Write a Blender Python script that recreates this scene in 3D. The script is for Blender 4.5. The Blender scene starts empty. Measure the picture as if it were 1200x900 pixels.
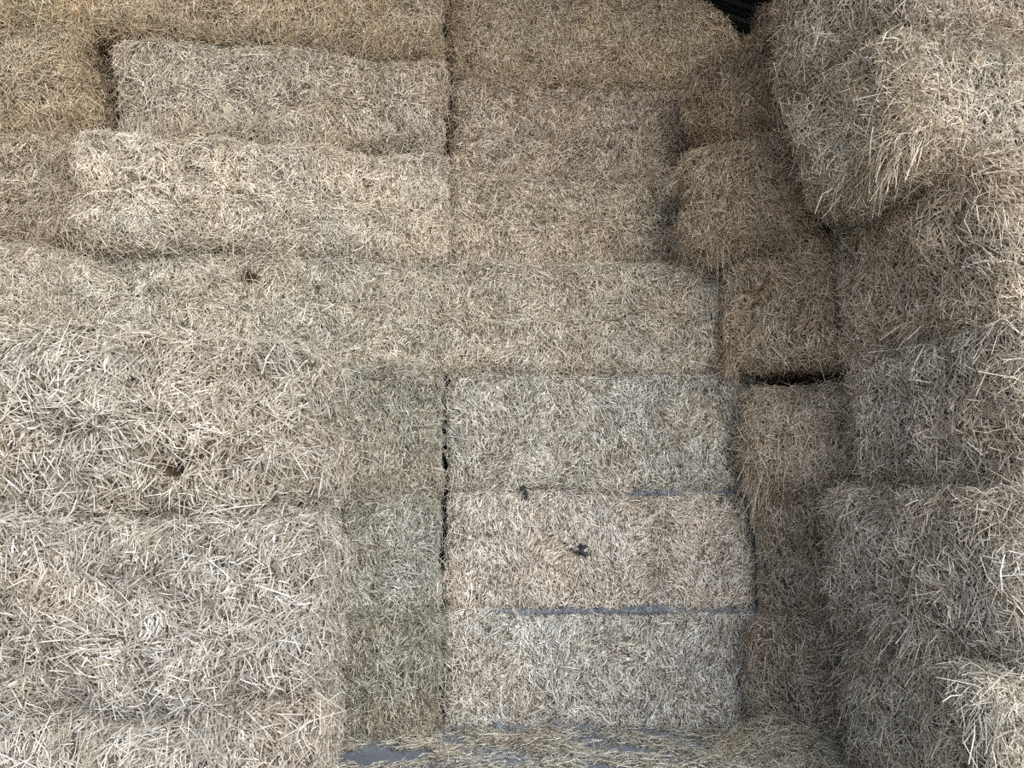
import bpy, math
import numpy as np

# ------------------------------------------------------------------ camera
F, PITCH, EYE = 901.0, math.radians(8.0), 1.7
cp, sp = math.cos(PITCH), math.sin(PITCH)
C = bpy.context.scene.collection
cam_d = bpy.data.cameras.new('camera')
cam_d.sensor_width = 36; cam_d.lens = F / 1200 * 36; cam_d.clip_start = .05; cam_d.clip_end = 300
cam = bpy.data.objects.new('camera', cam_d); C.objects.link(cam)
cam.location = (0, 0, EYE); cam.rotation_euler = (math.radians(90) + PITCH, 0, 0)
bpy.context.scene.camera = cam
CAM = np.array([0, 0, EYE])

def x_at(px, Y, z):
    return (px - 600) / F * (Y * cp + (z - EYE) * sp)

def project(P):
    d = P - CAM
    fw = d[:, 1] * cp + d[:, 2] * sp
    up = -d[:, 1] * sp + d[:, 2] * cp
    f = np.maximum(fw, 1e-3)
    return 600 + F * d[:, 0] / f, 450 - F * up / f, fw

# ------------------------------------------------------------------ noise
class Noise:
    """sum of random plane waves: smooth, cheap, continuous"""
    def __init__(s, seed, lam, n=14):
        r = np.random.default_rng(seed)
        v = r.normal(size=(n, 3)); v /= np.linalg.norm(v, axis=1)[:, None]
        s.k = v * (2 * math.pi / (lam * r.uniform(.6, 1.6, n)))[:, None]
        s.p = r.uniform(0, 6.283, n); s.n = n
    def __call__(s, P):
        return np.sin(P @ s.k.T + s.p).sum(1) / math.sqrt(s.n / 2)

# ------------------------------------------------------------------ materials
def new_mat(name):
    m = bpy.data.materials.new(name); m.use_nodes = True
    nt = m.node_tree; nt.nodes.clear()
    out = nt.nodes.new('ShaderNodeOutputMaterial'); b = nt.nodes.new('ShaderNodeBsdfPrincipled')
    nt.links.new(b.outputs[0], out.inputs[0])
    return m, nt, b

def ramp(nt, stops):
    r = nt.nodes.new('ShaderNodeValToRGB'); e = r.color_ramp.elements
    e[0].position, e[0].color = stops[0][0], (*stops[0][1], 1)
    e[1].position, e[1].color = stops[-1][0], (*stops[-1][1], 1)
    for p, c in stops[1:-1]:
        n = e.new(p); n.color = (*c, 1)
    return r

def mix(nt, mode, fac, a, b):
    m = nt.nodes.new('ShaderNodeMix'); m.data_type = 'RGBA'; m.blend_type = mode
    if isinstance(fac, (int, float)): m.inputs[0].default_value = fac
    else: nt.links.new(fac, m.inputs[0])
    for s, v in ((6, a), (7, b)):
        if isinstance(v, tuple): m.inputs[s].default_value = (*v, 1)
        else: nt.links.new(v, m.inputs[s])
    return m.outputs[2]

def noise_tex(nt, scale, detail=3, vec=None, rough=.5):
    n = nt.nodes.new('ShaderNodeTexNoise'); n.inputs['Scale'].default_value = scale
    n.inputs['Detail'].default_value = detail; n.inputs['Roughness'].default_value = rough
    if vec is not None: nt.links.new(vec, n.inputs['Vector'])
    return n

def coords(nt):
    return nt.nodes.new('ShaderNodeNewGeometry').outputs['Position']

def straw_material():
    m, nt, b = new_mat('straw')
    at = nt.nodes.new('ShaderNodeAttribute'); at.attribute_name = 'tone'
    r = ramp(nt, [(0, (.065, .052, .040)), (.22, (.235, .195, .15)), (.5, (.50, .445, .37)), (.78, (.76, .71, .63)), (1, (.94, .92, .88))])
    nt.links.new(at.outputs['Fac'], r.inputs[0])
    pos = coords(nt)
    n1 = noise_tex(nt, 1.7, 3, pos)
    r1 = ramp(nt, [(.34, (.97, .99, 1.0)), (.66, (1.0, .96, .91))])
    nt.links.new(n1.outputs[0], r1.inputs[0])
    n2 = noise_tex(nt, 5.0, 3, pos)
    r2 = ramp(nt, [(.3, (.78, .78, .78)), (.7, (1.06, 1.06, 1.06))])
    nt.links.new(n2.outputs[0], r2.inputs[0])
    c = mix(nt, 'MULTIPLY', 1.0, r.outputs[0], r1.outputs[0])
    c = mix(nt, 'MULTIPLY', 1.0, c, r2.outputs[0])
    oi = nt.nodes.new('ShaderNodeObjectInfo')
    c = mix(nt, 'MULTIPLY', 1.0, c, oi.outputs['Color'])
    nt.links.new(c, b.inputs['Base Color'])
    b.inputs['Roughness'].default_value = .42
    b.inputs['Specular IOR Level'].default_value = .45
    return m

def bale_material():
    m, nt, b = new_mat('packed_straw')
    pos = coords(nt)
    mp = nt.nodes.new('ShaderNodeMapping'); mp.inputs['Scale'].default_value = (1, 1, .35)
    nt.links.new(pos, mp.inputs[0])
    wob = noise_tex(nt, 14, 2, pos)
    v = nt.nodes.new('ShaderNodeVectorMath'); v.operation = 'MULTIPLY_ADD'
    nt.links.new(wob.outputs['Color'], v.inputs[0]); v.inputs[1].default_value = (.05, .05, .05)
    nt.links.new(mp.outputs[0], v.inputs[2])
    n = noise_tex(nt, 130, 4, v.outputs[0], .65)
    r = ramp(nt, [(.36, (.035, .025, .017)), (.52, (.15, .115, .08)), (.68, (.36, .30, .225))])  # darkened straw colour, painting in the shade between loose strands
    nt.links.new(n.outputs[0], r.inputs[0])
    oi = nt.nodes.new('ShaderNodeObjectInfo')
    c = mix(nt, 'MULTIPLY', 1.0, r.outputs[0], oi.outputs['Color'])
    nt.links.new(c, b.inputs['Base Color'])
    b.inputs['Roughness'].default_value = .8
    bp = nt.nodes.new('ShaderNodeBump'); bp.inputs['Strength'].default_value = .8; bp.inputs['Distance'].default_value = .012
    nt.links.new(n.outputs[0], bp.inputs['Height']); nt.links.new(bp.outputs[0], b.inputs['Normal'])
    return m

def rough_material(name, c1, c2, scale, bump=.004, rough=.85):
    m, nt, b = new_mat(name)
    pos = coords(nt)
    n = noise_tex(nt, scale, 6, pos, .6)
    r = ramp(nt, [(.35, c1), (.65, c2)])
    nt.links.new(n.outputs[0], r.inputs[0]); nt.links.new(r.outputs[0], b.inputs['Base Color'])
    b.inputs['Roughness'].default_value = rough
    bp = nt.nodes.new('ShaderNodeBump'); bp.inputs['Distance'].default_value = bump; bp.inputs['Strength'].default_value = .6
    n2 = noise_tex(nt, scale * 12, 4, pos)
    nt.links.new(n2.outputs[0], bp.inputs['Height']); nt.links.new(bp.outputs[0], b.inputs['Normal'])
    return m

M_STRAW = straw_material()
M_BALE = bale_material()
M_FLOOR = rough_material('concrete_floor', (.17, .19, .235), (.26, .285, .34), 3)
M_YARD = rough_material('yard_gravel', (.42, .38, .33), (.56, .52, .46), .8)
M_SEAM = rough_material('grey_blue_seam', (.20, .21, .235), (.36, .375, .405), 30, .01)
M_ROOF = rough_material('green_sheet_metal', (.030, .040, .030), (.045, .058, .042), 2, .001, .5)
M_WALL = rough_material('dark_cladding', (.05, .055, .045), (.08, .085, .07), 2, .001, .6)
M_STEEL = rough_material('painted_steel', (.10, .12, .10), (.14, .16, .13), 5, .001, .5)
M_BLACK = rough_material('black_plastic', (.008, .009, .012), (.03, .033, .042), 60, .003, .4)

# ------------------------------------------------------------------ mesh output
def mesh_obj(name, verts, quads, mat, parent=None, smooth=True, tone=None, tris=None):
    me = bpy.data.meshes.new(name)
    verts = np.ascontiguousarray(verts, dtype=np.float32)
    me.vertices.add(len(verts)); me.vertices.foreach_set('co', verts.ravel())
    k = 3 if tris is not None else 4
    f = np.ascontiguousarray(tris if tris is not None else quads, dtype=np.int32)
    me.loops.add(f.size); me.loops.foreach_set('vertex_index', f.ravel())
    me.polygons.add(len(f)); me.polygons.foreach_set('loop_start', np.arange(0, f.size, k, dtype=np.int32))
    me.polygons.foreach_set('use_smooth', np.full(len(f), smooth))
    if tone is not None:
        a = me.attributes.new('tone', 'FLOAT', 'POINT'); a.data.foreach_set('value', np.ascontiguousarray(tone, dtype=np.float32))
    me.update(); me.validate()
    me.materials.append(mat)
    o = bpy.data.objects.new(name, me); C.objects.link(o)
    if parent is not None: o.parent = parent
    return o

def unit(v):
    return v / np.maximum(np.linalg.norm(v, axis=1), 1e-9)[:, None]

class Straws:
    """collects strands: flat split straws (ribbons) and round ones (three-sided tubes)"""
    def __init__(s): s.v = []; s.q = []; s.t = []; s.n = 0
    def ribbons(s, a, b, c, side, w, tone):
        n = len(a)
        ww = side * (w / 2)[:, None]
        V = np.stack([a - ww * .6, a + ww * .6, b - ww, b + ww, c - ww * .5, c + ww * .5], 1).reshape(-1, 3)
        base = s.n + 6 * np.arange(n)[:, None]
        Q = np.concatenate([base + [0, 1, 3, 2], base + [2, 3, 5, 4]], 0)
        s.v.append(V); s.q.append(Q); s.t.append(np.repeat(tone, 6)); s.n += 6 * n
    def tubes(s, a, b, c, side, up, w, tone):
        n = len(a); rings = []
        for P, f in ((a, .8), (b, 1), (c, .6)):
            r = (w / 2 * f)[:, None]
            rings += [P + up * r, P - up * r * .5 + side * r * .87, P - up * r * .5 - side * r * .87]
        V = np.stack(rings, 1).reshape(-1, 3)
        base = s.n + 9 * np.arange(n)[:, None]
        Q = [base + [o + i, o + (i + 1) % 3, o + 3 + (i + 1) % 3, o + 3 + i] for o in (0, 3) for i in range(3)]
        s.v.append(V); s.q.append(np.concatenate(Q, 0)); s.t.append(np.repeat(tone, 9)); s.n += 9 * n
    def build(s, name, parent=None, mat=None):
        if not s.v: return None
        return mesh_obj(name, np.concatenate(s.v), np.concatenate(s.q), mat or M_STRAW, parent, False, np.concatenate(s.t))

def tag(o, label=None, cat=None, group=None, kind=None):
    for k, v in (('label', label), ('category', cat), ('group', group), ('kind', kind)):
        if v: o[k] = v
    return o

def grow(S, rng, P, N, T, length, width, lift, tube=False, droop=0.0, tone_mu=.55, tone_sd=.22, bend=.12):
    """strands lying at points P on a surface with normals N, running along T"""
    n = len(P)
    L = length[:, None]
    # lift both ends a little, one end more
    l1 = (np.abs(rng.normal(size=n)) * lift)[:, None]
    l2 = (np.abs(rng.normal(size=n)) * lift * .35)[:, None]
    sd = np.cross(T, N)
    a = P - T * L * .5 + N * (l2 - .002)
    c = P + T * L * .5 + N * l1
    b = P + N * ((l1 + l2) * rng.uniform(.25, .75, (n, 1)) + .001) + sd * (rng.normal(size=(n, 1)) * bend) * L
    if droop:
        c[:, 2] -= (droop * length * rng.uniform(0, 1, n))
    roll = rng.normal(size=n) * .7
    t = unit(c - a); s0 = unit(np.cross(t, N)); u0 = np.cross(s0, t)
    s1 = s0 * np.cos(roll)[:, None] + u0 * np.sin(roll)[:, None]
    tone = np.clip(rng.normal(tone_mu, tone_sd, n), 0, 1)
    if tube: S.tubes(a, b, c, s1, np.cross(s1, t), width, tone)
    else: S.ribbons(a, b, c, s1, width, tone)

# ------------------------------------------------------------------ bales
BALES = {}
H = .87
seedc = [10]
def bale(key, label, px0, Y0, px1, Y1, z0, z1, depth=1.2, tint=(1, 1, 1), group=None, coarse=1.0, dens=1.0, loose=1.0,
         creases=((.5, .018),), holes=(), rnd=.075, bulge=.02, rough=1.0, tone=.55, over=0.0, x0=None, x1=None, mess=.5, tilt=0.0, droop=.35, flake=1.0, zm=None, sag=(0, 0), lt=.2, fringe=None, tufts=2):
    if fringe is None: fringe = loose
    """A bale whose visible long face runs from (px0, Y0) to (px1, Y1); the rest of it lies behind that face."""
    seedc[0] += 7; seed = seedc[0]
    rng = np.random.default_rng(seed)
    if zm is None: zm = (z0 + z1) / 2
    A = np.array([x_at(px0, Y0, zm) if x0 is None else x0, Y0]); B = np.array([x_at(px1, Y1, zm) if x1 is None else x1, Y1])
    e = B - A; L = np.linalg.norm(e); e /= L; bk = np.array([-e[1], e[0]])
    gap = .006
    h = np.array([L / 2 - gap, depth / 2, (z1 - z0) / 2 - .002])
    cen = (A + B) / 2 + bk * depth / 2
    R = np.array([[e[0], bk[0], 0], [e[1], bk[1], 0], [0, 0, 1]])
    ct, st = math.cos(tilt), math.sin(tilt)
    R = R @ np.array([[ct, 0, -st], [0, 1, 0], [st, 0, ct]])
    org = np.array([cen[0], cen[1], (z0 + z1) / 2])
    n1, n2, n3, n4 = Noise(seed, .8), Noise(seed + 1, .28), Noise(seed + 2, .09), Noise(seed + 3, .5)
    step = .028
    def lin(k): return np.linspace(-h[k], h[k], max(4, int(2 * h[k] / step)) + 1)
    def surf(p):
        r = rnd * (1 + .35 * n4(p * .7))[:, None]; r = np.clip(r, .03, .32)
        inner = np.clip(p, -(h - r), h - r)
        nrm = unit(p - inner)
        q = inner + nrm * r
        u = q / h
        d = bulge * (1 - np.minimum(1, u[:, 0] ** 4)) * (1 - np.minimum(1, u[:, 2] ** 2)) * (1 - np.abs(nrm[:, 2]))
        d += rough * (.016 * n1(q) + .010 * n2(q) + .004 * n3(q)) * (1 - .65 * np.abs(nrm[:, 2]))
        # wads pressed side by side along the bale
        fl = np.sin(q[:, 0] * 2 * math.pi / .13 + 1.6 * n1(q)) * .5 + np.sin(q[:, 0] * 2 * math.pi / .055 + 2 * n2(q)) * .25
        d += flake * .005 * fl * np.abs(nrm[:, 1])
        for (f, amp) in creases:
            zc = (-1 + 2 * f) * h[2] + .03 * n1(q * [1.3, 1, .2])
            am = 1.5 * amp * np.clip(.5 + .8 * n4(q * [1, 1, .2]), 0, 1.4)
            d -= am * np.exp(-((q[:, 2] - zc) / .022) ** 2) * (1 - np.abs(nrm[:, 2]))
        return q, nrm, d
    hole_l = []
    for (hx, hz, rx, rz, dp) in holes:   # in metres on the front face from its centre
        hole_l.append((hx, hz, rx, rz, dp))
    V = []; Q = []; nv = 0
    for ax in range(3):
        o1, o2 = [k for k in range(3) if k != ax]
        g1, g2 = lin(o1), lin(o2)
        for sgn in (-1, 1):
            G1, G2 = np.meshgrid(g1, g2, indexing='ij')
            p = np.zeros((G1.size, 3)); p[:, o1] = G1.ravel(); p[:, o2] = G2.ravel(); p[:, ax] = sgn * h[ax]
            q, nrm, d = surf(p)
            q = q + nrm * d[:, None]
            for sg, sd_ in ((-1, sag[0]), (1, sag[1])):      # slumped upper corners
                if sd_: q[:, 2] -= sd_ * np.clip((sg * q[:, 0] / h[0] - .45) / .55, 0, 1) ** 2 * np.clip(q[:, 2] / h[2], 0, 1)
            if ax == 1 and sgn == -1:
                for hx, hz, rx, rz, dp in hole_l:
                    q[:, 1] += dp * np.exp(-(((q[:, 0] - hx) / rx) ** 2 + ((q[:, 2] - hz) / rz) ** 2) ** 2)
            i = np.arange(G1.size).reshape(G1.shape)
            f = np.stack([i[:-1, :-1], i[1:, :-1], i[1:, 1:], i[:-1, 1:]], -1).reshape(-1, 4)
            flip = (sgn < 0) != (ax == 1)
            if flip: f = f[:, ::-1]
            V.append(q); Q.append(f + nv); nv += len(q)
    V = np.concatenate(V); Q = np.concatenate(Q)
    # weld the shared edges of the six grids
    key3 = np.round(V * 2e4).astype(np.int64)
    _, idx, inv = np.unique(key3, axis=0, return_index=True, return_inverse=True)
    V = V[idx]; Q = inv.reshape(-1)[Q]
    W = V @ R.T
    o = mesh_obj('straw_bale', W, Q, M_BALE)
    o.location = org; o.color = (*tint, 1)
    tag(o, label, 'bale', group)
    # ---------------- straw on the faces one can see
    v0, v1, v2, v3 = (W[Q[:, k]] for k in range(4))
    nf = np.cross(v2 - v0, v3 - v1); area = np.linalg.norm(nf, axis=1) / 2; nf = unit(nf)
    cenf = (v0 + v1 + v2 + v3) / 4 + org
    view = unit(CAM - cenf); dt = (nf * view).sum(1)
    px, py, fw = project(cenf)
    w = np.where(dt > .0, 1.0, np.where(dt > -.35, .35, 0.0))
    infr = (px > -330) & (px < 1420) & (py > -160) & (py < 1060) & (fw > .2)
    w = np.where(infr, w, w * .12)
    lz = ((W[Q[:, 0]]) @ R)[:, 2]
    S = Straws()
    dist = float(np.linalg.norm(org - CAM))
    def pick(n, wt):
        pr = wt * area; tot = pr.sum()
        if tot <= 0 or n < 1: return None
        f = rng.choice(len(Q), n, p=pr / tot)
        a, b = rng.uniform(size=(2, n, 1))
        P = v0[f] * (1 - a) * (1 - b) + v1[f] * a * (1 - b) + v2[f] * a * b + v3[f] * (1 - a) * b
        if hole_l:
            l = P @ R; keep = np.ones(n, bool)
            for hx, hz, rx, rz, dp in hole_l:
                keep &= ~((((l[:, 0] - hx) / rx) ** 2 + ((l[:, 2] - hz) / rz) ** 2 < 2.4) & (l[:, 1] < -h[1] + .3))
            P, f = P[keep], f[keep]
        return P, nf[f]
    def tangents(P, N, m, spread):
        up = np.array([0, 0, 1.0])
        hx = unit(np.cross(np.broadcast_to(up, N.shape), N) + 1e-6)
        vy = np.cross(N, hx)
        l = P @ R
        edge = np.clip((np.abs(l[:, 2]) / h[2] - .80) / .2, 0, 1)
        for (f, amp) in creases:
            edge = np.maximum(edge, min(1, amp / .02) * np.exp(-((l[:, 2] - (-1 + 2 * f) * h[2] - .03 * n1(l * [1.3, 1, .2])) / .05) ** 2))
        th = math.pi / 2 + .5 * n2(P * .8) + .3 * n4(P) + rng.normal(size=len(P)) * spread
        hor = rng.uniform(size=len(P)) < edge * .85
        th = np.where(hor, rng.normal(size=len(P)) * .35 + .3 * n4(P), th)
        uni = rng.uniform(size=len(P)) < m
        th = np.where(uni, rng.uniform(0, math.pi, len(P)), th)
        th += math.pi * (rng.uniform(size=len(P)) < .5)
        return hx * np.cos(th)[:, None] + vy * np.sin(th)[:, None]
    A_vis = (w * area).sum()
    # matted cover
    k = pick(int(A_vis * 5900 * dens / coarse ** 1.3), w)
    if k:
        P, N = k; T = tangents(P, N, mess * .55, .45)
        patch = .5 + .5 * np.tanh(n3(P * .6))
        ln = np.clip(rng.lognormal(math.log(.054 * coarse), .40, len(P)), .015, .22)
        wd = rng.uniform(.0036, .0100, len(P)) * coarse ** .7
        mu = tone + .05 * n2(P * .7) + .05 * n3(P)
        grow(S, rng, P, N, T, ln, wd, .011 * coarse, tone_mu=mu, tone_sd=.31, bend=.05)
    # straws standing proud of the mat
    k = pick(int(A_vis * 1900 * dens * loose / coarse), w)
    if k:
        P, N = k; T = tangents(P, N, mess, .6)
        T = unit(T + N * np.abs(rng.normal(size=(len(P), 1))) * .16)
        ln = np.clip(rng.lognormal(math.log(.075 * coarse), .42, len(P)), .03, .32)
        wd = rng.uniform(.0032, .0066, len(P)) * coarse ** .5
        grow(S, rng, P + N * .008, N, T, ln, wd, .016 * coarse, tube=True, droop=droop * .4, tone_mu=tone + lt, tone_sd=.2, bend=.05)
    # fringe: long straws combed out along the edges
    near = (h - np.abs(v0 @ R) < rnd * .9).sum(1) >= 2
    wt = w * near
    k = pick(int((wt * area).sum() * 2200 * fringe), wt)
    if k:
        P, N = k; T = tangents(P, N, .7, .8)
        T = unit(T + N * np.abs(rng.normal(size=(len(P), 1))) * .35)
        ln = np.clip(rng.lognormal(math.log(.095 * coarse), .4, len(P)), .04, .34)
        wd = rng.uniform(.0026, .005, len(P)) * coarse ** .5
        grow(S, rng, P + N * .006, N, T, ln, wd, .03 * coarse, tube=True, droop=droop, tone_mu=tone + .08, tone_sd=.2, bend=.1)
    # tufts pulled out of the edges
    for _ in range(tufts):
        k = pick(3, wt)
        if not k or not len(k[0]): continue
        c, nn = k[0][0], k[1][0]; m = int(rng.integers(35, 95))
        P = c + rng.normal(size=(m, 3)) * [.06, .06, .035]
        P -= nn * np.maximum(0, ((P - c) @ nn))[:, None]
        dirn = nn * .45 + np.array([rng.normal() * .5, 0, -1.0 + rng.normal() * .25])
        T = unit(dirn + rng.normal(size=(m, 3)) * .38)
        ln = np.clip(rng.lognormal(math.log(.12 * coarse), .35, m), .05, .32)
        N = np.broadcast_to(nn, P.shape).copy()
        grow(S, rng, P + nn * .01 + T * (ln * .35)[:, None], N, T, ln, rng.uniform(.0028, .0052, m) * coarse ** .5, .02, tube=True, droop=droop, tone_mu=tone + lt * .8, tone_sd=.2, bend=.12)
    s = S.build('loose_straw', o)
    if s:
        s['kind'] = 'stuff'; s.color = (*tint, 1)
    BALES[key] = o
    return dict(o=o, R=R, org=org, h=h, rng=rng)

z = [0, .83, 1.70, 3 * H, 4 * H, 5 * H, 6 * H, 7 * H, 8 * H]
# tints: straw colours (green-grey, olive, brown, bleached) plus painted light: left darkened, right lightened
GREY = (.98, 1.0, 1.0); GREEN = (.80, .87, .80); WARM = (1.0, .93, .82); OLIVE = (.90, .84, .64); BROWN = (.80, .72, .62); PALE = (1.05, 1.02, .97)
G_BACK = 'straw bales stacked against the back of the barn'
G_LEFT = 'straw bales of the near stack on the left'
G_RIGHT = 'straw bales stacked along the right side'

# --- back stack, middle column
bale('b1', 'pale bale on the floor in the middle of the back, under the blue grey seam', 521, 5.85, 884, 5.85, z[0], z[1], tint=GREY, group=G_BACK, coarse=.85, creases=(), rnd=.045, bulge=.03, loose=.5, mess=.35, rough=.55)
bale('b2', 'pale bale second from the floor in the middle with a black scrap on its face', 521, 5.86, 884, 5.86, z[1], z[2], tint=(1.03, 1.0, .96), group=G_BACK, coarse=.8, creases=(), rnd=.06, bulge=.035, loose=.4, mess=.35, tone=.6, rough=.55)
bale('b3', 'grey straw bale third from the floor in the middle, above the black knot', 523, 5.86, 882, 5.86, z[2], z[3], tint=(.97, .97, .93), group=G_BACK, coarse=.85, creases=(), rnd=.06, bulge=.03, loose=.5, mess=.4, rough=.55)
bale('b4', 'straw bale fourth from the floor in the middle, reaching right to the dark corner', 516, 5.83, 850, 5.85, z[3], z[4], tint=(1.01, 0.96, 0.86), group=G_BACK, coarse=.9, creases=((.46, .03),), rnd=.075, loose=.8)
bale('b5', 'straw bale fifth from the floor in the middle column, right of the bright bleached bale', 525, 6.1, 797, 6.3, z[4], z[5], tint=(1.10, 1.02, 0.89), group=G_BACK, coarse=.85, creases=((.52, .022),), loose=.5, x1=None)
bale('b6', 'straw bale sixth from the floor in the middle column, second from the top', 527, 6.2, 806, 6.35, z[5], z[6], tint=(1.07, 0.95, 0.82), group=G_BACK, coarse=.85, creases=((.3, .012),), loose=.5)
bale('b7', 'brownish topmost bale of the middle column just left of the green roof glimpse', 524, 6.2, 872, 6.3, z[6], z[7] + .05, tint=(1.02, 0.89, 0.71), group=G_BACK, coarse=.9, creases=(), loose=.9, rnd=.15, sag=(0, .30))
# --- back stack, narrow column left of the alcove
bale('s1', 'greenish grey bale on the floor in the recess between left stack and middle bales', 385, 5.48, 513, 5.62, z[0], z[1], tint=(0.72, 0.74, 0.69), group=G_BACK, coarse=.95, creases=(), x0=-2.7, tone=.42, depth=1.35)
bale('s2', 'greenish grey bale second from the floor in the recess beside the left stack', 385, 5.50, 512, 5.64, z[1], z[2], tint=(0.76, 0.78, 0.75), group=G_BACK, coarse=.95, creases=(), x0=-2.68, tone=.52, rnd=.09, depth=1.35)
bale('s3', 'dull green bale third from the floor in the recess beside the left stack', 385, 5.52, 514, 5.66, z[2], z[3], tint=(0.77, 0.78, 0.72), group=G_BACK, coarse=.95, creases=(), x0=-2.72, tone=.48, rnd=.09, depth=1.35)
# --- back stack, upper left
bale('u4', 'wide straw bale just above the near left stack with a small black hole', 66, 5.44, 514, 5.80, z[3], z[4], tint=(.95, .92, .83), group=G_BACK, coarse=1.0, creases=((.55, .012),), loose=.9,
     holes=((-.05, .25, .05, .034, .16),))
bale('u5', 'bright bleached bale fifth from the floor at upper left', 84, 5.32, 527, 5.80, z[4], z[5] + .01, tint=(1.07, 1.01, 0.90), group=G_BACK, coarse=1.0, creases=((.45, .02),), loose=.8, rnd=.12, bulge=.05, rough=1.5, tone=.62)
bale('u6', 'straw bale sixth from the floor at upper left beside the black gap', 126, 5.42, 518, 5.83, z[5] + .01, z[6] - .03, tint=(1.03, 0.95, 0.83), group=G_BACK, coarse=1.0, creases=((.45, .02),), loose=.8, rnd=.15, bulge=.04, sag=(.12, 0), rough=1.4)
bale('u7', 'yellowish top bale at upper left cut by the top of the photo', 100, 5.42, 517, 5.83, z[6] + .01, z[7], tint=(0.97, 0.84, 0.66), group=G_BACK, coarse=1.0, creases=(), loose=1.2, rnd=.10, rough=1.4)
# --- far left column
bale('l4', 'shaggy bale at the left photo edge just above the near left stack', -190, 5.25, 62, 5.30, z[3], z[4] + .005, tint=(0.92, 0.88, 0.79), group=G_BACK, coarse=1.15, creases=(), loose=1.5, rnd=.13, rough=1.5)
bale('l5', 'brown bale fifth from the floor at the left photo edge', -190, 5.30, 84, 5.36, z[4] + .01, z[5], tint=(0.86, 0.77, 0.65), group=G_BACK, coarse=1.0, creases=(), loose=1.1, rnd=.13, rough=1.5, tone=.48)
bale('l6', 'olive brown bale at the left photo edge left of the black gap', -190, 5.36, 98, 5.42, z[5], z[6], tint=(0.92, 0.80, 0.63), group=G_BACK, coarse=1.0, creases=((.5, .02),), loose=1.2, rnd=.15, rough=1.6, tone=.5)
bale('l7', 'golden top bale in the upper left corner of the photo', -190, 5.30, 92, 5.38, z[6] + .01, z[7], tint=(1.00, 0.86, 0.64), group=G_BACK, coarse=1.0, creases=(), loose=1.2, rnd=.11, rough=1.4)

# --- near stack on the left, tints darkened to tone down its light
bale('n1', 'bottom bale of the near left stack, standing on the floor', 0, 3.18, 372, 3.60, z[0], .775, tint=(0.67, 0.65, 0.62), group=G_LEFT, coarse=1.05, dens=1.1, creases=((.45, .02),), x0=-3.3, rnd=.15, rough=1.3, mess=.5, loose=1.2, fringe=.3, tufts=6, zm=.6)
bale('n2', 'middle bale of the near left stack', 0, 3.14, 380, 3.55, .785, 1.59, tint=(0.67, 0.65, 0.62), group=G_LEFT, coarse=1.05, dens=1.1, creases=((.42, .022),), x0=-3.36, rnd=.17, rough=1.6, mess=.55, loose=1.2, fringe=.3, tufts=6)
bale('n3', 'top bale of the near left stack with a tufted hole in its face', 0, 3.18, 378, 3.57, 1.61, 2.45, tint=(0.71, 0.68, 0.63), group=G_LEFT, coarse=1.05, dens=1.1, creases=((.48, .03),), x0=-3.33, rnd=.17, rough=1.8, mess=.5, loose=1.2, fringe=.3, tufts=6,
     holes=((.595, -.235, .04, .035, .12),))

# --- right side, far bales turned towards the corner
kw = dict(group=G_RIGHT)
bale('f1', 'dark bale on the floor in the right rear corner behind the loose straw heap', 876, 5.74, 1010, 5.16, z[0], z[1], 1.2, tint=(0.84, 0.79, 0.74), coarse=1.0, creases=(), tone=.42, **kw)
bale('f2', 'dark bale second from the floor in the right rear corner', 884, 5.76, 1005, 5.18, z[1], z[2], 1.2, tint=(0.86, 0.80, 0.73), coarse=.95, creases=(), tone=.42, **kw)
bale('f3', 'shaggy bale third from the floor in the right corner, overhanging the ones below', 872, 5.66, 1020, 5.16, z[2], z[3] - .17, 1.2, tint=(0.92, 0.86, 0.77), coarse=1.2, creases=(), loose=1.7, rnd=.12, tone=.46, lt=.28, tufts=5, **kw)
bale('f4', 'brown bale above the black slot in the right corner', 840, 5.76, 972, 5.14, z[3], z[4], 1.2, tint=(0.98, 0.86, 0.72), coarse=.95, creases=(), tone=.45, rnd=.09, **kw)
bale('f5', 'brown bale fifth from the floor in the right corner', 793, 5.74, 945, 5.22, z[4], z[5], 1.2, tint=(1.02, 0.90, 0.75), coarse=1.1, creases=(), tone=.45, rnd=.15, loose=1.4, tufts=5, **kw)
bale('f6', 'rust brown bale at the top of the right corner below the roof glimpse', 796, 5.84, 925, 5.3, z[5], z[6] - .02, 1.2, tint=(0.92, 0.78, 0.63), coarse=1.05, creases=(), tone=.42, rnd=.18, loose=1.2, **kw)
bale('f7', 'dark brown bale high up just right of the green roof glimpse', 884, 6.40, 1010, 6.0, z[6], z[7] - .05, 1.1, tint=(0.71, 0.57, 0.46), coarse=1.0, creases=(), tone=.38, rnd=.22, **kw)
# --- right side, near bales with their sides along the alcove, tints raised to look better lit
kw = dict(group=G_RIGHT, depth=1.3)
bale('r1', 'bottom bale on the right with its pale end in the lower right corner', 990, 5.12, 1172, 3.72, z[0], z[1], tint=(1.10, 1.08, 1.02), coarse=1.3, creases=(), tone=.40, lt=.34, loose=1.5, rough=1.4, rnd=.12, tufts=9, **kw)
bale('r2', 'grey brown bale second from the floor on the right side', 966, 5.12, 1198, 3.72, z[1], z[2], tint=(1.04, 1.00, 0.94), coarse=1.15, creases=(), tone=.40, lt=.34, loose=1.6, rough=1.5, rnd=.13, tufts=9, **kw)
bale('r3', 'grey brown bale third from the floor on the right, right of the black slot', 1000, 5.0, 1204, 3.74, z[2], z[3], tint=(1.04, 1.00, 0.93), coarse=1.15, creases=(), tone=.40, lt=.34, loose=1.6, rough=1.5, rnd=.13, tufts=9, **kw)
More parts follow.
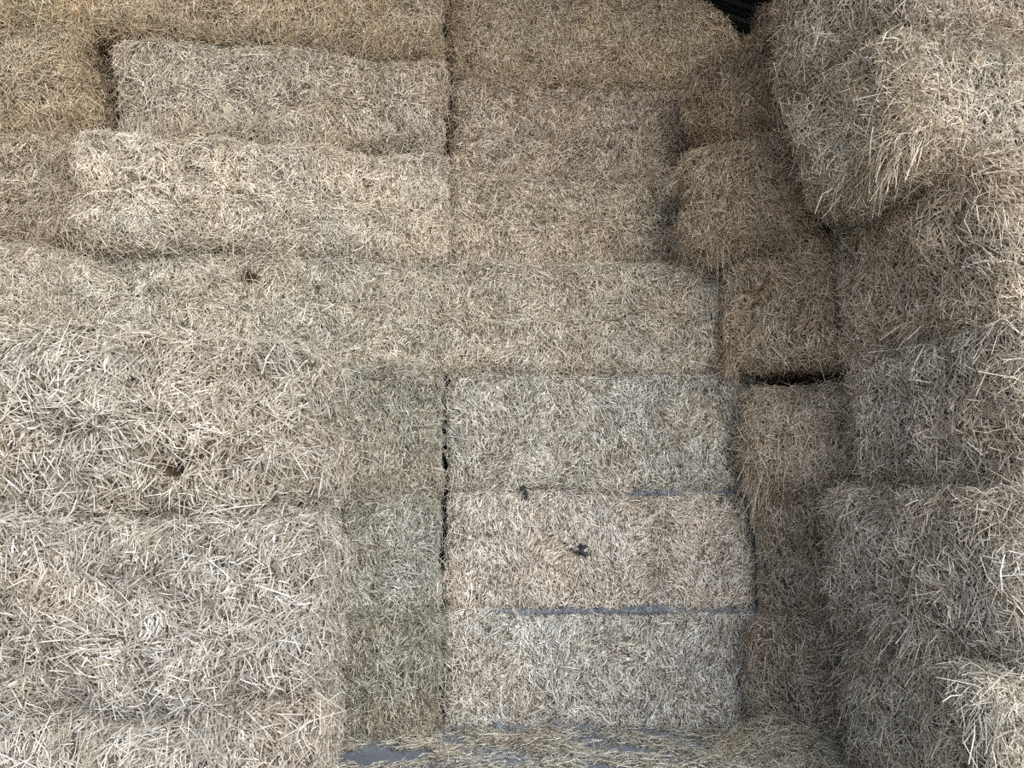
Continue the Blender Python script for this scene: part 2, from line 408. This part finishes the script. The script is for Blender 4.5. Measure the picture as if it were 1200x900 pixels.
bale('r4', 'bale fourth from the floor on the right with a bright end at the photo edge', 970, 5.42, 1172, 3.78, z[3], z[4], tint=(1.10, 1.01, 0.90), coarse=1.2, creases=(), tone=.40, lt=.34, loose=1.4, rough=1.4, rnd=.07, tufts=9, **kw)
bale('r5', 'jutting bale on the upper right with a bright pale end', 928, 4.85, 1062, 3.92, z[4], z[5] - .03, tint=(1.16, 1.09, 0.98), coarse=1.15, creases=((.55, .02),), tone=.40, lt=.34, loose=1.7, rough=1.5, rnd=.16, tufts=9, **kw)
bale('r6', 'topmost bale on the right, cut by the upper photo edge', 914, 4.95, 1062, 3.95, z[5] - .03, z[6], tint=(1.13, 1.04, 0.94), coarse=1.15, creases=(), tone=.40, lt=.34, loose=1.7, rough=1.5, rnd=.15, tufts=9, **kw)

# ------------------------------------------------------------------ grey-blue fibre rolls in the seams (parts of the bale beneath)
def seam_roll(parent, px0, px1, Y, zc, r, seed, name='blue_grey_seam'):
    """a fluffy grey-blue roll with fine fibres along a bale seam"""
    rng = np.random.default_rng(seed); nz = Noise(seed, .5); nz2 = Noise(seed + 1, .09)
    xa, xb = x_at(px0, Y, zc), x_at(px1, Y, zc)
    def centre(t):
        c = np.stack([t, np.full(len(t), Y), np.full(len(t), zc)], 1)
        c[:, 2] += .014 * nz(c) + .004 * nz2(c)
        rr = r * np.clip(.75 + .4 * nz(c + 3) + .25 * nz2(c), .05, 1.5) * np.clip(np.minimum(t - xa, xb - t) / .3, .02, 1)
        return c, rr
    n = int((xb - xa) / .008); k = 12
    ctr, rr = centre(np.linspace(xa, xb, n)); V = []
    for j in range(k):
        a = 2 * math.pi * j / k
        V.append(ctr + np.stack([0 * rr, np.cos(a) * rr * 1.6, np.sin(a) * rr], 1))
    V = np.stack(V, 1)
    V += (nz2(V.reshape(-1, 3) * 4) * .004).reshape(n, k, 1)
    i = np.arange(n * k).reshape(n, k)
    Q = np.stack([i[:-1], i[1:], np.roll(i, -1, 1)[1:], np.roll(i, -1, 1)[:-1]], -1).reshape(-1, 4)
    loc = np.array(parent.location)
    o = mesh_obj(name, V.reshape(-1, 3) - loc, Q, M_SEAM, parent)
    o['label'] = 'blue grey seam'
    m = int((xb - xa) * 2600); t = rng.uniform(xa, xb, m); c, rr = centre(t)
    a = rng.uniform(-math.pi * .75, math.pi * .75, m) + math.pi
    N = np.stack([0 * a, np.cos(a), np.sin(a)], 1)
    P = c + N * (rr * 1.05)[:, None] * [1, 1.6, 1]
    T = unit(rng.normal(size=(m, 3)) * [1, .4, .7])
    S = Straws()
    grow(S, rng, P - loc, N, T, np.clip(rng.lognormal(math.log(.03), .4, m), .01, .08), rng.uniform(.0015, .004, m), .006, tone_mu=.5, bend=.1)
    f = S.build('seam_fibres', o, M_SEAM); f['kind'] = 'stuff'
seam_roll(BALES['b1'], 575, 890, 5.852, z[1] + .004, .021, 901)
seam_roll(BALES['b1'], 525, 700, 5.84, .01, .022, 905, 'blue_grey_foot')
seam_roll(BALES['b2'], 735, 862, 5.868, z[2] + .002, .012, 911)

# ------------------------------------------------------------------ small black scraps
def scrap(label, px, py_z, Y, pieces, seed):
    rng = np.random.default_rng(seed); S = []; Q = []; nv = 0
    x = x_at(px, Y, py_z)
    for (dx, dz, L, W, ang) in pieces:
        n, k = 12, 8
        for_i = np.linspace(-1, 1, n)
        for i_, u in enumerate(for_i):
            w = W * math.sqrt(max(0, 1 - u * u * .96)) * (1 + .2 * math.sin(5 * u + seed))
            for j in range(k):
                a = 2 * math.pi * j / k
                lx = u * L + .004 * math.sin(7 * a); ly = math.cos(a) * w * .55 + .004 * math.sin(9 * u); lz = math.sin(a) * w + .006 * math.sin(6 * u + seed)
                S.append((dx + lx * math.cos(ang) - lz * math.sin(ang), ly, dz + lx * math.sin(ang) + lz * math.cos(ang)))
        i = np.arange(n * k).reshape(n, k)
        Q.append(np.stack([i[:-1], i[1:], np.roll(i, -1, 1)[1:], np.roll(i, -1, 1)[:-1]], -1).reshape(-1, 4) + nv); nv += n * k
    o = mesh_obj('plastic_scrap', np.array(S), np.concatenate(Q), M_BLACK)
    o.location = (x, Y, py_z)
    tag(o, label, 'scrap', 'black scraps caught in the middle bales')
    return o
scrap('black scrap of two curled shreds on the face of the pale middle bale', 681, 1.268, 5.795, ((.012, .035, .042, .014, -.1), (.008, -.012, .05, .02, -.35), (-.06, .004, .035, .007, -.5)), 3)
scrap('small black knot in the seam above the pale middle bale', 615, 1.70, 5.80, ((-.01, .03, .025, .018, .5), (.008, -.02, .032, .017, 1.8)), 5)

# ------------------------------------------------------------------ floor straw
def floor_points(rng, n, x0, x1, y0, y1):
    return np.stack([rng.uniform(x0, x1, n), rng.uniform(y0, y1, n), np.zeros(n)], 1)

def litter():
    rng = np.random.default_rng(77); S = Straws(); nz = Noise(5, .5); nz2 = Noise(6, .18)
    P = floor_points(rng, 52000, -1.6, 2.9, 3.0, 5.95)
    # bare concrete patches
    bare = np.zeros(len(P), bool)
    for px, yy, rx, ry in ((449, 5.24, .33, .16), (738, 5.36, .19, .085)):
        cx = x_at(px, yy, 0)
        wob = 1 + .2 * nz2(P)
        bare |= (((P[:, 0] - cx) / rx) ** 2 + ((P[:, 1] - yy) / ry) ** 2) < wob
    keep = ~bare | (rng.uniform(size=len(P)) < .015)
    dn = np.clip(.62 + .3 * nz(P), .12, 1) * np.where(P[:, 1] > 4.9, 1, .5)
    keep &= rng.uniform(size=len(P)) < dn
    P = P[keep]; n = len(P)
    P[:, 2] = .004 + rng.uniform(0, .03, n) * np.clip(.6 + .5 * nz(P), .1, 1)
    N = unit(np.stack([rng.normal(size=n) * .12, rng.normal(size=n) * .12, np.ones(n)], 1))
    th = rng.uniform(0, 6.283, n)
    T = unit(np.cross(np.stack([np.cos(th), np.sin(th) * .8, 0 * th], 1), N))
    ln = np.clip(rng.lognormal(math.log(.075), .45, n), .02, .26)
    grow(S, rng, P, N, T, ln, rng.uniform(.003, .006, n), .009, tube=True, tone_mu=.6, tone_sd=.22, bend=.1)
    o = S.build('scattered_straw'); o.color = (.92, .93, .88, 1)
    tag(o, 'loose straw scattered over the concrete floor of the alcove', 'straw', None, 'stuff')

def heap():
    rng = np.random.default_rng(78); S = Straws()
    cx, cy, rx, ry, hh = x_at(925, 5.42, 0), 5.42, .52, .42, .17
    n = 9000
    u = rng.uniform(-1, 1, (n, 2)); r2 = (u ** 2).sum(1); u = u[r2 < 1]; r2 = r2[r2 < 1]; n = len(u)
    P = np.stack([cx + u[:, 0] * rx, cy + u[:, 1] * ry, hh * (1 - r2) ** 1.3 * rng.uniform(.4, 1.1, n) + .006], 1)
    N = unit(np.stack([u[:, 0] * .5, u[:, 1] * .5, np.ones(n)], 1) + rng.normal(size=(n, 3)) * .2)
    th = rng.uniform(0, 6.283, n)
    T = unit(np.cross(np.stack([np.cos(th), np.sin(th), 0 * th], 1), N))
    grow(S, rng, P, N, T, np.clip(rng.lognormal(math.log(.10), .4, n), .03, .3), rng.uniform(.003, .0055, n), .02, tube=True, tone_mu=.6, tone_sd=.22)
    o = S.build('loose_straw_heap'); o.color = (.9, .88, .8, 1)
    tag(o, 'loose straw heap at the foot of the right corner bales', 'straw', None, 'stuff')
litter(); heap()

# ------------------------------------------------------------------ barn shell
def box_mesh(name, x0, x1, y0, y1, z0, z1, mat, kind='structure'):
    v = np.array([(x, y, zz) for x in (x0, x1) for y in (y0, y1) for zz in (z0, z1)], float)
    q = np.array([(0, 1, 3, 2), (4, 6, 7, 5), (0, 4, 5, 1), (2, 3, 7, 6), (0, 2, 6, 4), (1, 5, 7, 3)])
    o = mesh_obj(name, v, q, mat, None, False); o['kind'] = kind
    return o
box_mesh('floor', -9, 9, 1.0, 10, -.2, 0, M_FLOOR)
box_mesh('ground', -60, 60, -60, 1.0, -.25, -.01, M_YARD)
RX, RZ0, SL, YF, YB = -2.5, 9.0, .36, -.2, 9.6        # ridge, slope, front and rear ends
def sheet(name, p_of, nu, lv, mat, pitch=.25, dep=.04, th=.004):
    """trapezoid-ribbed sheet: profile along u, straight along v"""
    us = []
    k = int(nu / pitch)
    for i in range(k + 1):
        u = i * pitch
        us += [(u, 0), (u + pitch * .55, 0), (u + pitch * .65, dep), (u + pitch * .9, dep), (u + pitch, 0)]
    V = []
    for t in (0, th):
        for v in (0, lv):
            V += [p_of(u, v, d + t) for u, d in us]
    V = np.array(V, float); m = len(us); i = np.arange(m - 1)
    Q = [np.stack([i, i + 1, i + 1 + m, i + m], 1), np.stack([i + 2 * m, i + 3 * m, i + 3 * m + 1, i + 1 + 2 * m], 1)]
    Q.append(np.stack([i, i + 2 * m, i + 1 + 2 * m, i + 1], 1)); Q.append(np.stack([i + m, i + m + 1, i + 1 + 3 * m, i + 3 * m], 1))
    o = mesh_obj(name, V, np.concatenate(Q), mat, None, False); o['kind'] = 'structure'
    return o
zr = RZ0
sheet('ceiling', lambda u, v, d: (RX + v, YF + u, zr - SL * v + d), YB - YF, 11.0, M_ROOF)
sheet('ceiling', lambda u, v, d: (RX - v, YF + u, zr - SL * v + d), YB - YF, 3.0, M_ROOF)
sheet('wall_back', lambda u, v, d: (-9.5 + u, YB + .05 + d, v), 18.5, 8.9, M_WALL)
sheet('wall_right', lambda u, v, d: (8.3 + d, YF + u, v), YB - YF, 5.2, M_WALL)
sheet('wall_left', lambda u, v, d: (-5.7 - d, -3 + u, v), YB + 3, 8.0, M_WALL)  # unseen side wall, extended past the roof edge to block sky light
for i, yy in enumerate((7.4, 8.5)):      # rafters along the slope
    v = np.array([(RX + s, yy + dy, zr - SL * s - .03 - dz) for s in (0, 10.8) for dy in (-.06, .06) for dz in (0, .22)], float)
    q = np.array([(0, 1, 3, 2), (4, 6, 7, 5), (0, 4, 5, 1), (2, 3, 7, 6), (0, 2, 6, 4), (1, 5, 7, 3)])
    o = mesh_obj('trim_%d' % (i + 1), v, q, M_STEEL, None, False); o['kind'] = 'structure'

# ------------------------------------------------------------------ light
w = bpy.data.worlds.new('sky'); bpy.context.scene.world = w; w.use_nodes = True
nt = w.node_tree; bg = nt.nodes['Background']
tc = nt.nodes.new('ShaderNodeTexCoord'); sx = nt.nodes.new('ShaderNodeSeparateXYZ')
nt.links.new(tc.outputs['Generated'], sx.inputs[0])
r = ramp(nt, [(0, (.80, .86, .95)), (.25, (.74, .85, 1.0)), (1, (.42, .60, .95))])
nt.links.new(sx.outputs['Z'], r.inputs[0]); nt.links.new(r.outputs[0], bg.inputs['Color'])
bg.inputs['Strength'].default_value = 1.0
# bright lobe added to the sky beyond the open front, lighting the bale ends
dv = nt.nodes.new('ShaderNodeVectorMath'); dv.operation = 'DOT_PRODUCT'
nt.links.new(tc.outputs['Generated'], dv.inputs[0])
cl = np.array([.70, -.72, .28]); cl = cl / np.linalg.norm(cl); dv.inputs[1].default_value = tuple(cl)
mr = nt.nodes.new('ShaderNodeMapRange'); mr.interpolation_type = 'SMOOTHERSTEP'
nt.links.new(dv.outputs['Value'], mr.inputs['Value'])
mr.inputs['From Min'].default_value = .55; mr.inputs['From Max'].default_value = 1.0
mr.inputs['To Min'].default_value = 0; mr.inputs['To Max'].default_value = 1
base = mix(nt, 'MULTIPLY', 1.0, r.outputs[0], (1.4, 1.4, 1.4))
c2 = mix(nt, 'MIX', mr.outputs[0], base, (9.6, 9.7, 9.9))
nt.links.new(c2, bg.inputs['Color'])
sc = bpy.context.scene
sc.view_settings.view_transform = 'Standard'; sc.view_settings.look = 'None'
sc.view_settings.gamma = 1; sc.view_settings.use_curve_mapping = False
sc.view_settings.exposure = -0.1
sc.cycles.use_denoising = False
sc.cycles.max_bounces = 6; sc.cycles.diffuse_bounces = 4; sc.cycles.glossy_bounces = 2
